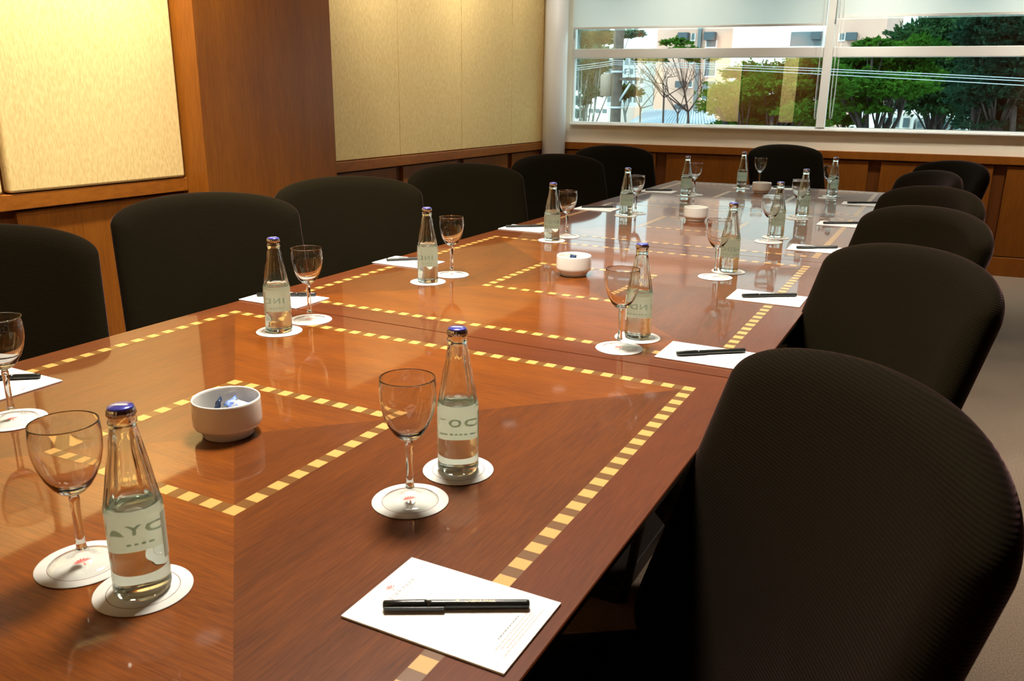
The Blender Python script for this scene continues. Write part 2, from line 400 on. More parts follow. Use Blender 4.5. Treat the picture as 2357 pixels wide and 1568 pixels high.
# ---------------------------------------------------------------- downlights
def downlight(x, y, power, size=.14, sc_=1.0, color=(1, .93, .80), label='', spread=130, aim=None):
    t = empty('ceiling_downlight', (x, y, Z(ZC))); tag(t, label, 'ceiling light', 'recessed ceiling downlights'); t.scale = (sc_, sc_, 1)
    MB().lathe([(.075, 0), (.075, -.006), (.062, -.008), (.058, 0)], 32).build('ring', M['white_paint'], t)
    MB().lathe([(0, -.003), (.056, -.003), (.056, -.0025), (0, -.0025)], 32).build('lens', M['lamp'], t)
    ld = bpy.data.lights.new('downlight_lamp', 'AREA'); ld.shape = 'DISK'; ld.size = size; ld.energy = power; ld.color = color
    ld.spread = math.radians(spread)
    lo = bpy.data.objects.new('lamp_light', ld); COL.objects.link(lo); lo.parent = t; lo.location = (0, 0, -.012)
    if aim is not None:
        d = Vector(aim) - Vector((x, y, Z(ZC))); lo.rotation_euler = d.to_track_quat('-Z', 'Y').to_euler()
    return t
for x, y, pw, lab in ((.55, .05, 52, 'added round fill light over the middle of the table, nearest the camera'), (.55, 1.35, 10, 'added round fill light over the middle of the table, second from the camera'),
                      (.55, 2.65, 5, 'added round fill light over the middle of the table, third from the camera'), (.55, 3.9, 5, 'added round fill light over the middle of the table, nearest the window')):
    downlight(x, y, pw, label=lab, spread=125, size=.15, sc_=3.4)  # unseen lights added to brighten the table, enlarged for soft shadows
downlight(2.3, 1.6, 26, label='added fill light over the aisle on the right', spread=100)  # added lamp, lifts the carpet along the right side
downlight(-.36, .9, 16, label='ceiling downlight over the left-hand chairs', spread=92)
for x, pw, lab in ((-.5, 5, 'left'), (.9, 10, 'middle'), (2.2, 13, 'right')):
    downlight(x, 4.95, pw, label='added fill light before the window wall, %s of three' % lab, spread=85, aim=(x - .1, 5.45 + .1 * x, .9))  # lamps added to brighten the window wall
wl = ['above the farthest back panel', 'above the third panel back', 'above the second panel back', 'above the brightly lit panel left of the pillar', 'just in front of the wood pillar',
      'beyond the wood pillar', 'above the middle of the far wall stretch', 'beside the white column']
for (y, pw, ax), lab in zip(((-2.3, 12, 0), (-1.3, 14, 0), (-.3, 13, 0), (.35, 20, 0), (.85, 44, .35), (2.8, 12, 0), (3.8, 12, 0), (4.7, 5, 0)), wl):
    downlight(-1.22, y, pw, label='wall-washing downlight along the left wall, ' + lab, spread=110, aim=(-1.72, y + ax, 1.3))
for x, pw, lab in ((-.6, 40, 'wide'), (.48, 26, 'narrow')):
    downlight(x, -2.55, pw, label='wall-washing downlight in front of the %s yellow back wall panel' % lab, spread=80, aim=(x, -3.0, 1.4))

# ---------------------------------------------------------------- tables
TX0, TX1 = -1.95, 30.25
SECT = [(-30.5, 2.45, -28.0, 0.0, -14.0), (2.45, 35.35, 4.75, 33.0, 18.87), (35.35, 65.5, 37.7, 63.2, 50.6), (65.5, 96.2, 67.8, 93.6, 80.7)]
sect_lab = ['cherry conference table section nearest the camera, dashed square inlay', 'cherry conference table section second from the camera',
            'cherry conference table section third from the camera, reflecting the window', 'cherry conference table section at the window end']
for (y0, y1, i0, i1, yc), lab in zip(SECT, sect_lab):
    xc = 14.0; h = 0.0
    t = empty('conference_table', (X(xc), X(yc), 0)); tag(t, lab, 'table', 'conference table sections pushed end to end')
    a = TX0 - xc; b = TX1 - xc; c = y0 - yc + .05; d = y1 - yc - .05
    ia, ib, ic, id_ = -14.0, 14.0, i0 - yc, i1 - yc
    m = MB().use(M['edge'], M['veneer_x'], M['veneer_y'], M['veneer_border_x'], M['veneer_border_y'])
    zt0 = 0.0
    # the slab: sides and underside
    P = lambda x, y, z=0.0: (x * S, y * S, TT + z)
    r = .0015
    A = [P(a + .3, c, -.024), P(b - .3, c, -.024), P(b - .3, d, -.024), P(a + .3, d, -.024)]; Bq = [P(a, c, -r), P(b, c, -r), P(b, d, -r), P(a, d, -r)]
    Cq = [P(a + .03, c + .015), P(b - .03, c + .015), P(b - .03, d - .015), P(a + .03, d - .015)]
    m.add(A + Bq + Cq, [(3, 2, 1, 0)] + [(k, (k + 1) % 4, 4 + (k + 1) % 4, 4 + k) for k in range(4)] + [(4 + k, 4 + (k + 1) % 4, 8 + (k + 1) % 4, 8 + k) for k in range(4)])
    a2, b2, c2, d2 = a + .03, b - .03, c + .015, d - .015
    m.use(M['veneer_border_y']); m.quad(P(a2, c2), P(ia, ic), P(ia, id_), P(a2, d2)); m.quad(P(ib, ic), P(b2, c2), P(b2, d2), P(ib, id_))
    m.use(M['veneer_border_x']); m.quad(P(a2, c2), P(b2, c2), P(ib, ic), P(ia, ic)); m.quad(P(ia, id_), P(ib, id_), P(b2, d2), P(a2, d2))
    m.use(M['veneer_x']); m.add([P(ia, ic), P(ib, ic), P(0, 0)], [(0, 1, 2)]); m.add([P(ib, id_), P(ia, id_), P(0, 0)], [(0, 1, 2)])
    m.use(M['veneer_y']); m.add([P(ib, ic), P(ib, id_), P(0, 0)], [(0, 1, 2)]); m.add([P(ia, id_), P(ia, ic), P(0, 0)], [(0, 1, 2)])
    m.build('tabletop', None, t)
    # dashed inlay: brown bands with maple squares, flush a hair above the veneer
    m = MB().use(M['band'], M['maple'])
    hw = .275
    def ring(x0, x1, yy0, yy1, nx, ny):
        z1, z2 = .00015, .0003
        m.use(M['band'])
        for (p0, p1, q0, q1) in ((x0 - hw, x1 + hw, yy0 - hw, yy0 + hw), (x0 - hw, x1 + hw, yy1 - hw, yy1 + hw), (x0 - hw, x0 + hw, yy0 + hw, yy1 - hw), (x1 - hw, x1 + hw, yy0 + hw, yy1 - hw)):
            m.quad(P(p0, q0, z1), P(p1, q0, z1), P(p1, q1, z1), P(p0, q1, z1))
        m.use(M['maple']); g = .265; pts = set()
        for k in range(nx + 1):
            x = x0 + (x1 - x0) * k / nx
            for y in (yy0, yy1): pts.add((round(x, 4), round(y, 4)))
        for k in range(1, ny):
            y = yy0 + (yy1 - yy0) * k / ny
            for x in (x0, x1): pts.add((round(x, 4), round(y, 4)))
        for x, y in sorted(pts): m.quad(P(x - g, y - g, z2), P(x + g, y - g, z2), P(x + g, y + g, z2), P(x - g, y + g, z2))
    ring(ia, ib, ic, id_, 28, 28)
    ky = (id_ - ic) / 28.0
    ring(-4.55, 4.55, -4.55 * ky, 4.55 * ky, 9, 9)
    m.build('inlay', None, t, label='dashed pale maple squares set in darker bands')
    for sx in (-1, 1):
        e_ = (TX1 - TX0) / 2 - 1.8; cxm = (TX0 + TX1) / 2 - xc
        MB().box(X(cxm + sx * e_ - .3), X(cxm + sx * e_ + .3), X(c + .1), X(d - .1), TT - .12, TT - .0245).build('shade_apron', M['under'], t, bevel=.002)  # added to block light below the tabletop edge
    for sx in (-6, 6):
        MB().box(X(sx - .9), X(sx + .9), X(-8), X(8), .05, TT - .025).build('leg', M['under'], t, bevel=.006)
        MB().box(X(sx - 2.2), X(sx + 2.2), X(-10), X(10), 0, .05).build('foot', M['under'], t, bevel=.006)
    MB().box(X(-5.1), X(5.1), X(-.6), X(.6), .3, TT - .025).build('modesty_panel', M['under'], t)

# ---------------------------------------------------------------- chairs
def make_chair(loc, rz, label):
    t = empty('conference_chair', loc, rz - math.pi / 2)      # local +y is the way the chair faces
    tag(t, label, 'chair', 'dark upholstered chairs around the table')
    w, v0, h, e, rec, curv, th = 7.12, 2.96, 2.63, 1.98, .327, 1.65, .95
    vb = -8.4; yc0 = -1.5
    out = []
    for k in range(49):
        an = math.pi * k / 48; c_, s_ = math.cos(an), math.sin(an)
        out.append((w * math.copysign(abs(c_) ** (2 / e), c_), v0 + h * abs(s_) ** (2 / e)))
    rb = 1.6
    left = [(-w, v0 + (vb + rb - v0) * k / 14) for k in range(1, 15)]
    for k in range(1, 7):
        an = math.pi + (math.pi / 2) * k / 6; left.append((-w + rb + rb * math.cos(an), vb + rb + rb * math.sin(an)))
    bot = [(-w + rb + (2 * w - 2 * rb) * k / 12, vb) for k in range(1, 12)]
    right = [(-x, y) for x, y in reversed(left)]
    out += left + bot + right
    N = len(out); rhos = [0, .18, .36, .54, .70, .82, .87, .91, .94, .965, .985, .996, 1.0]
    def surf(u, v, n): return (u * S, n * S, v * S)
    vs = []; fs = []
    cr_, sr_ = math.cos(rec), math.sin(rec)
    def ringpts(rho, side):
        q = max(0, (rho - .80) / .20); tk = th * math.sqrt(max(0, 1 - q * q)) * (1 + .18 * (1 - rho))
        for (x, y) in out:
            u = x * rho; v = yc0 + (y - yc0) * rho
            n = curv * (u / w) ** 2 - th + side * tk
            vs.append(surf(u, v, n))
    idx = []
    for side in (1, -1):
        for rho in rhos[1:]:
            if side == -1 and rho == 1.0: idx.append(None); continue
            idx.append(len(vs)); ringpts(rho, side)
    nf = len(rhos) - 1
    idx[2 * nf - 1] = idx[nf - 1]
    cf = len(vs); vs.append(surf(0, yc0, th * .18)); cb = len(vs); vs.append(surf(0, yc0, -2 * th - th * .18))
    for side, ctr, base in ((1, cf, 0), (-1, cb, nf)):
        a = idx[base]
        for j in range(N):
            q = (ctr, a + j, a + (j + 1) % N); fs.append(q if side == 1 else q[::-1])
        for r_ in range(nf - 1):
            a, b_ = idx[base + r_], idx[base + r_ + 1]
            for j in range(N):
                q = (a + j, b_ + j, b_ + (j + 1) % N, a + (j + 1) % N); fs.append(q if side == 1 else q[::-1])
    # outline runs counter-clockwise seen from the rear: flip so normals point out
    m = MB(); m.add(vs, [f[::-1] for f in fs], True)
    o = m.build('backrest', M['chair'], t)
    o.location = (0, 0, TT); o.rotation_euler = (rec, 0, 0)
    # seat: rounded slab from the backrest forward
    m = MB(); m.box(-.262, .262, .07, .53, .355, .465)
    s_ = m.build('seat', M['chair'], t, bevel=.045, seg=5)
    MB().box(-.2, .2, .1, .48, .33, .357).build('seat_frame', M['dark_metal'], t, bevel=.005)
    for sx in (-1, 1):
        for (ya, yb) in ((.12, .05), (.46, .50)):
            MB().tube([(sx * .18, ya, .34), (sx * .215, yb, .0)], .014, 12, taper=.011).build('leg', M['dark_metal'], t)
    for sx in (-1, 1):
        MB().tube([(sx * .13, .09, .36), (sx * .13, .035, .42), (sx * .13, .0, .52)], .011, 10).build('back_support', M['dark_metal'], t)
    return t
CHAIRS = [(35.16, -11.65, 3.75, 'dark brown ribbed fabric chair at the right side, nearest the camera'),
          (35.35, 13.19, 3.82, 'dark fabric chair at the right side, second from the camera'),
          (35.39, 33.82, 3.83, 'dark fabric chair at the right side, third from the camera'),
          (35.26, 51.58, 3.81, 'dark fabric chair at the right side, fourth from the camera'),
          (34.27, 72.52, 3.61, 'dark fabric chair at the right side, fifth from the camera'),
          (36.45, 92.04, 3.81, 'dark fabric chair at the right side, farthest from the camera'),
          (-12.70, -8.18, -.63, 'dark fabric chair cut by the left edge of the photo'),
          (-13.83, 11.5, -.57, 'dark fabric chair at the left side, below the bright yellow panel'),
          (-13.45, 28.67, -.71, 'dark fabric chair at the left side, in front of the wood pillar'),
          (-12.47, 49.03, -.70, 'dark fabric chair at the left side, fourth from the camera'),
          (-10.68, 70.81, -.66, 'dark fabric chair at the left side, fifth from the camera'),
          (-12.03, 95.51, -.76, 'dark fabric chair at the left side, farthest, right of the white column'),
          (11.11, 117.92, -.87, 'dark fabric chair standing alone at the head of the table under the window')]
x, y, rz, lab = CHAIRS[0]
chair0 = make_chair((X(x), X(y), 0), rz, lab)
snapshot()
for x, y, rz, lab in CHAIRS[1:]:
    dup(chair0, (X(x), X(y), 0), rz - math.pi / 2, lab)

# ---------------------------------------------------------------- table ware
CT = .0016   # coaster thickness
def make_coaster():
    t = empty('coaster', (0, 0, TT)); t['category'] = 'coaster'; t['group'] = 'round white coasters on the table'
    MB().lathe([(0, 0.0004), (.0498, .0004), (.0503, .0009), (.0498, CT), (0, CT)], 64).build('disc', M['coaster'], t)
    m = MB(); n = 64; vs = []
    for r in (.0364, .0372):
        for j in range(n): vs.append((r * math.cos(2 * math.pi * j / n), r * math.sin(2 * math.pi * j / n), CT + .0001))
    m.add(vs, [(j, n + j, n + (j + 1) % n, (j + 1) % n) for j in range(n)])
    m.build('printed_ring', M['ring'], t)
    m = MB()      # small palm-like emblem
    for k in range(7):
        an = math.radians(20 + 23 * k); L = .0115
        c, s_ = math.cos(an), math.sin(an); q = (-s_, c)
        m.add([(c * .0006, s_ * .0006 + .002, CT + .0001), (c * L * .6 + q[0] * .0020, s_ * L * .6 + q[1] * .0020 + .002, CT + .0001), (c * L, s_ * L + .001, CT + .0001), (c * L * .6 - q[0] * .0004, s_ * L * .6 - q[1] * .0004 + .002, CT + .0001)], [(0, 3, 2, 1)])
    m.add([(-.0008, -.006, CT + .0001), (.0008, -.006, CT + .0001), (.0004, .002, CT + .0001), (-.0004, .002, CT + .0001)], [(0, 1, 2, 3)])
    m.build('emblem', M['red_print'], t)
    return t
def make_wine_glass():
    t = empty('wine_glass', (0, 0, TT + CT)); t['category'] = 'wine glass'; t['group'] = 'empty wine glasses on coasters'
    bowl_o = [(.0075, .083), (.0135, .0895), (.0205, .097), (.0270, .108), (.0322, .122), (.0352, .136), (.0362, .147), (.0362, .156), (.0352, .1685), (.0350, .170)]
    MB().lathe([(0, .0840), (.0040, .0838)] + bowl_o[1:] + [(.0342, .1701), (.0341, .1685), (.0352, .156), (.0352, .147), (.0342, .136), (.0311, .1225), (.0257, .109), (.0188, .0988), (.0110, .0932), (.0045, .0912), (0, .0908)], 72).build('bowl', M['glass'], t)
    MB().lathe([(.0046, .018), (.0060, .0195), (.0049, .026), (.0044, .040), (.0045, .058), (.0050, .074), (.0056, .0800), (.0045, .0835), (0, .0838)], 40).build('stem', M['glass'], t)
    b = MB().lathe([(.0345, .0004), (.0356, .0011), (.0352, .0020), (.027, .0032), (.016, .0055), (.0085, .0095), (.0062, .0135), (.0070, .0165), (.0046, .018)], 72)
    b.f = [f for f in b.f if len(f) < 10]; b.m = b.m[:len(b.f)]; b.sm = b.sm[:len(b.f)]
    b.build('foot', M['thin_glass'], t)
    return t
def make_bottle():
    t = empty('water_bottle', (0, 0, TT + CT)); t['category'] = 'bottle'; t['group'] = 'capped glass water bottles on coasters'
    O = [(0, .003), (.018, .0026), (.0225, .0003), (.0255, .0006), (.0285, .0045), (.0291, .009), (.0289, .020), (.0291, .023), (.0286, .026), (.0285, .060), (.0286, .094), (.0292, .098), (.0288, .1015), (.0272, .108), (.0242, .125),
         (.0208, .145), (.0175, .163), (.0148, .177), (.0134, .184), (.0128, .188), (.0140, .1905), (.0141, .194), (.0126, .1965), (.0128, .2005), (.0122, .205)]
    lv = .103
    I = [(.0088, .205), (.0092, .192), (.0100, .184), (.0115, .177), (.0145, .163), (.0180, .145), (.0214, .125), (.0242, .110), (.0250, lv + .0015), (.0242, lv), (0, lv)]
    def flute(r, z, a):
        if .1045 < z < .1775 and r > .0143:
            k = min(1, (z - .1045) / .01) * min(1, (.1785 - z) / .012)
            return r * (1 - .08 * k * (0.5 + 0.5 * math.cos(12 * a)))
        if z < .0245: return r * (1 + .006 * math.cos(34 * a)) if .008 < z < .0195 and r > .028 else r
        return r
    # finer rings through the fluted shoulder
    def dense(P):
        out = [P[0]]
        for (r0, z0), (r1, z1) in zip(P, P[1:]):
            n = max(1, int(abs(z1 - z0) / .006))
            for k in range(1, n + 1): out.append((r0 + (r1 - r0) * k / n, z0 + (z1 - z0) * k / n))
        return out
    MB().lathe(dense(O) + I, 96, rfun=flute).build('glass_body', M['bottle_glass'], t)
    MB().lathe([(0, .008), (.0262, .008), (.0266, .012), (.0264, lv - .0015), (0, lv - .0015)], 48).build('water', M['water'], t, label='clear still water')
    m = MB()
    n = 84
    def crown(r, z, a): return r + (.00045 * math.cos(21 * a) if z < .2045 and r > .0125 else 0)
    m.use(M['cap_silver'], M['cap_blue'])
    m.lathe([(.0126, .1995), (.0141, .2000), (.0136, .2040), (.0130, .2068), (.0118, .2085)], n, rfun=crown)
    m.use(M['cap_blue']); m.lathe([(.0131, .2066), (.0124, .2082), (.0105, .2093), (.0, .2096)], n)
    cp = m.build('cap', None, t, label='blue topped metal crown cap')
    m = MB(); m.quad((-.008, -.0022, .2099), (.008, -.0022, .2099), (.008, -.0002, .2099), (-.008, -.0002, .2099)); m.quad((-.006, .0012, .2098), (.006, .0012, .2098), (.006, .0026, .2098), (-.006, .0026, .2098))
    m.build('cap_print', M['cap_print'], cp)
    R = .0290; m = MB().use(M['label']); n = 60; h0, h1 = .0400, .0925; a0, a1 = math.radians(-14), math.radians(194)
    vs = []
    for k in range(n + 1):
        a = a0 + (a1 - a0) * k / n
        vs += [(R * math.cos(a), R * math.sin(a), h0), (R * math.cos(a), R * math.sin(a), h1)]
    m.add(vs, [(2 * k, 2 * k + 2, 2 * k + 3, 2 * k + 1) for k in range(n)], True)
    lo = m.build('paper_label', None, t, label='pale paper label wrapped round the back, print showing through')
    m = MB(); Ri = R - .00008
    def wrap(txt, size, zc, sp, a0, R_, kx=.46):
        vs, fs = text_mesh(txt, size, sp, .03 * size)
        m.add([(R_ * math.cos(a0 + kx * v[0] / R_), R_ * math.sin(a0 + kx * v[0] / R_), zc + v[1]) for v in vs], fs)
    wrap('LINDOYA', .0165, .0650, 1.25, math.pi / 2, Ri)
    for k in range(13):
        a = math.pi / 2 + (k - 6) * .075
        m.quad((Ri * math.cos(a - .022), Ri * math.sin(a - .022), .0475), (Ri * math.cos(a + .022), Ri * math.sin(a + .022), .0475), (Ri * math.cos(a + .022), Ri * math.sin(a + .022), .0500), (Ri * math.cos(a - .022), Ri * math.sin(a - .022), .0500))
    m.build('label_text', M['label_ink'], lo)
    return t
def make_bowl():
    t = empty('porcelain_bowl', (0, 0, TT)); t['category'] = 'bowl'; t['group'] = 'white porcelain bowls down the middle of the table'
    P = [(0, .0025), (.034, .0025), (.036, .0003), (.0385, .0006), (.0395, .003), (.0405, .0065), (.0435, .0115), (.0470, .0150), (.0474, .0158), (.0505, .0172), (.0520, .0205), (.0522, .026), (.0520, .040), (.0514, .0565), (.0511, .0595), (.0500, .0605),
         (.0488, .0595), (.0484, .056), (.0485, .040), (.0482, .024), (.0455, .017), (.038, .0125), (.02, .0105), (0, .010)]
    MB().lathe(P, 72).build('bowl_body', M['porcelain'], t)
    return t
def make_pad():
    # local x: reading direction, local y: up the sheet; 128 x 188 mm
    t = empty('notepad', (0, 0, TT)); t['category'] = 'notepad'; t['group'] = 'white notepads at the places'
    MB().box(-.064, .064, -.094, .094, .0004, .0028).build('paper', M['paper'], t, bevel=.0003, seg=1)
    zt_ = .00285
    m = MB()
    for k in range(6):
        an = math.radians(15 + 30 * k); L = .0090; c, s_ = math.cos(an), math.sin(an)
        m.add([(c * .0004, .076 + s_ * .0004, zt_), (c * L * .6 + s_ * .0012, .076 + s_ * L * .6 - c * .0002, zt_), (c * L, .0755 + s_ * L, zt_), (c * L * .6 - s_ * .0010, .0765 + s_ * L * .6 + c * .0006, zt_)], [(0, 1, 2, 3)])
    m.add([(-.0006, .0725, zt_), (.0006, .0725, zt_), (.0003, .0765, zt_), (-.0003, .0765, zt_)], [(0, 1, 2, 3)])
    m.build('palm_emblem', M['red_print'], t)
    m = MB().use(M['grey_print'], M['pink_print']); vs, fs = text_mesh('CAESAR PARK', .0085, 1.1); m.add([(v[0], v[1] + .066, zt_) for v in vs], fs)
    m.use(M['pink_print']); rnd = random.Random(3)
    def lines(yy, x0, x1, hh=.0009):
        x = x0
        while x < x1:
            L = rnd.uniform(.0015, .005); m.quad((x, yy, zt_), (min(x + L, x1), yy, zt_), (min(x + L, x1), yy + hh, zt_), (x, yy + hh, zt_)); x += L + .001
    lines(.0585, -.017, .017, .0008)
    m.build('lettering', None, t); m = MB().use(M['grey_print'], M['pink_print'])
    m.use(M['grey_print']); lines(-.066, -.022, .022, .0014)
    m.use(M['pink_print']); lines(-.0715, -.038, .038); lines(-.0755, -.034, .034); lines(-.0795, -.03, .03); lines(-.0835, -.044, .044)
    m.build('footer_print', None, t)
    return t
def make_pen():
    # along local x, cap at -x
    t = empty('pen', (0, 0, TT + .0028)); t['category'] = 'pen'; t['group'] = 'black pens lying on the notepads'
    def rod(prof, name, m_):
        mb = MB(); mb.lathe(prof, 28)
        mb.v = [(z, x, y + .0052) for (x, y, z) in mb.v]
        return mb.build(name, m_, t)
    rod([(.0001, -.031), (.0047, -.031), (.0048, -.025), (.0048, .072), (.0045, .0748), (.002, .0755), (.0001, .0755)], 'barrel', M['pen'])
    rod([(.0001, -.0755), (.0038, -.0755), (.0047, -.0742), (.0051, -.055), (.0054, -.0335), (.0053, -.031), (.0049, -.031)], 'cap', M['pen'])
    MB().box(-.074, -.012, -.0078, -.0052, .0028, .0066).build('clip', M['pen'], t, bevel=.0008)
    m = MB(); vs, fs = text_mesh('CAESAR PARK', .0048, 1.05); R = .00495
    base = math.radians(100)
    m.add([(v[0] + .024, R * math.cos(base - v[1] / R), .0052 + R * math.sin(base - v[1] / R)) for v in vs], fs)
    for k in range(6):
        an = math.radians(15 + 30 * k); L = .0024; c, s_ = math.cos(an), math.sin(an)
        pts = [(0, 0), (c * L * .6 + s_ * .0006, s_ * L * .6), (c * L, s_ * L * .9), (c * L * .6 - s_ * .0004, s_ * L * .6 + .0003)]
        m.add([(.0005 + q[0], R * math.cos(base - (q[1] - .0008) / R), .0052 + R * math.sin(base - (q[1] - .0008) / R)) for q in pts], [(0, 1, 2, 3)])
    m.build('gold_lettering', M['gold_print'], t)
    return t

coaster0, glass0, bottle0, bowl0, pad0, pen0 = make_coaster(), make_wine_glass(), make_bottle(), make_bowl(), make_pad(), make_pen()
snapshot()
used = set()
def put(proto, x, y, rz, z, label):
    loc = (X(x), X(y), z)
    if proto.name not in used:
        used.add(proto.name); proto.location = loc; proto.rotation_euler = (0, 0, rz); proto['label'] = label; return proto
    return dup(proto, loc, rz, label)

# drinks: bottle and glass positions for each place
PL = [('R1', (23.10, -15.32), (23.25, -12.53), 'behind the large notepad'),
      ('N', (17.22, -22.90), (19.74, -22.98), 'in the bottom left corner of the photo'),
      ('L1', (5.12, .81), (5.25, -1.92), 'in front of the second left-hand chair'),
      ('L2', (5.55, 15.97), (5.37, 13.04), 'in front of the third left-hand chair'),
      ('L3', (5.67, 36.52), (5.46, 33.66), 'in front of the fourth left-hand chair'),
      ('L4', (5.77, 55.53), (5.49, 53.21), 'in front of the fifth left-hand chair'),
      ('L5', (6.27, 77.87), (5.65, 75.99), 'in front of the farthest left-hand chair'),
      ('E', (11.72, 93.4), (9.94, 89.96), 'at the head of the table'),
      ('R2', (22.97, 4.43), (23.12, 6.87), 'second from the camera in the right-hand row'),
      ('R3', (22.73, 25.19), (23.07, 27.83), 'third from the camera in the right-hand row'),
      ('R4', (22.95, 43.64), (23.07, 46.51), 'fourth from the camera in the right-hand row'),
      ('R5', (22.63, 61.20), (22.73, 63.54), 'fifth from the camera in the right-hand row'),
      ('R6', (22.80, 83.86), (22.97, 86.40), 'farthest in the right-hand row'),
      ('L0', (5.19, -17.21), (5.2, -20.0), 'cut by the left edge of the photo')]
rot_txt = {'R1': 2.35, 'N': 2.05, 'L1': 2.9, 'L2': 2.9, 'L3': 2.4, 'L4': 2.7, 'L5': 2.2, 'E': 2.5, 'R2': 2.75, 'R3': 2.6, 'R4': 2.3, 'R5': 2.5, 'R6': 2.4, 'L0': 2}
for key, g, b, where in PL:
    rg = math.atan2(CAM_M[1] - g[1], CAM_M[0] - g[0]) + math.pi / 2      # printed emblem faces the camera end
    put(coaster0, g[0], g[1], rg + .25, TT, 'round white coaster under the wine glass ' + where)
    put(glass0, g[0], g[1], 0, TT + CT, 'empty stemmed wine glass ' + where)
    put(coaster0, b[0], b[1], rg, TT, 'round white coaster under the water bottle ' + where)
    # rear lettering of the bottle is seen through the water: put the name on the side away from the camera end
    rb_ = math.atan2(b[1] - CAM_M[1], b[0] - CAM_M[0]) - math.pi / 2 + (rot_txt[key] - 2.5) * .8
    put(bottle0, b[0], b[1], rb_, TT + CT, 'capped glass water bottle ' + where)

BOWLS = [(13.68, -13.97, 'white porcelain bowl with blue sachets, nearest the camera'), (13.3, 20.6, 'white porcelain bowl second from the camera, dark sachet showing'),
         (13.31, 53.5, 'white porcelain bowl third from the camera'), (13.81, 85.1, 'white porcelain bowl farthest, near the head of the table')]
for x, y, lab in BOWLS: put(bowl0, x, y, 0, TT, lab)

def sachet(x, y, z, rx, ry, rz, mt, label, w=.026, h=.019, seed=0):
    rnd = random.Random(seed); nx, ny = 7, 5; m = MB(); vs = []
    for side in (1, -1):
        for j in range(ny + 1):
            for i in range(nx + 1):
                u = i / nx - .5; v = j / ny - .5
                th_ = .0028 * max(0, (1 - (2 * u) ** 4) * (1 - (2 * v) ** 4))
                zz = side * th_ + .0022 * math.sin(9 * u + seed) * math.cos(7 * v + seed * 2)
                jx = .0006 * math.sin(j * 2.9 + seed) if i in (0, nx) else 0
                vs.append((u * w + jx, v * h, zz))
    K = (nx + 1) * (ny + 1); fs = []
    for j in range(ny):
        for i in range(nx):
            a = j * (nx + 1) + i; fs.append((a, a + 1, a + nx + 2, a + nx + 1)); a += K; fs.append((a + nx + 1, a + nx + 2, a + 1, a))
    m.add(vs, fs, True); o = m.build('sugar_sachet', mt); o.location = (x, y, z); o.rotation_euler = (rx, ry, rz)
    md = o.modifiers.new('weld', 'WELD'); md.merge_threshold = .00005
    return tag(o, label, 'sachet', 'paper sachets in the bowls')
bx, by = X(13.68), X(-13.97)
SA = [(-.002, .016, .043, .7, -.2, 1.6, 'sachet_blue', 'small blue sachet behind the white one in the nearest bowl'),
      (.020, .010, .044, .9, .3, .3, 'sachet_white', 'crumpled white sachet on top in the nearest bowl'),
      (.005, .028, .037, .5, .2, 1.0, 'sachet_blue', 'blue sachet at the far side of the nearest bowl'),
      (.031, -.006, .040, .4, .9, .6, 'sachet_blue', 'blue sachet standing at the right side of the nearest bowl'),
      (-.026, .006, .039, .3, -1.1, .5, 'sachet_dark', 'dark sachet upright at the left side of the nearest bowl'),
      (-.006, -.008, .031, .1, .1, .8, 'sachet_blue', 'blue sachet in the middle of the nearest bowl'),
      (.010, .006, .026, -.1, .15, 2.2, 'sachet_blue', 'blue sachet low in the nearest bowl'),
      (-.012, .022, .030, .3, -.2, .1, 'sachet_dark', 'dark blue sachet leaning at the back of the nearest bowl'),
      (.004, -.024, .024, -.2, 0, .2, 'sachet_white', 'white sachet at the near inside of the nearest bowl')]
for k, (dx, dy, z, rx, ry, rz, mk, lab) in enumerate(SA): sachet(bx + dx, by + dy, TT + z, rx, ry, rz, M[mk], lab, seed=k)
sachet(X(13.3) - .008, X(20.6) + .012, TT + .049, 1.2, .2, .6, M['sachet_dark'], 'dark blue sachet sticking up in the second bowl', w=.02, seed=5)
sachet(X(13.3) + .010, X(20.6) + .004, TT + .034, .3, .3, 1.2, M['sachet_blue'], 'blue sachet lying in the second bowl', seed=6)
sachet(X(13.3) - .002, X(20.6) - .012, TT + .022, .1, .0, .4, M['sachet_white'], 'white sachet at the bottom of the second bowl', seed=7)

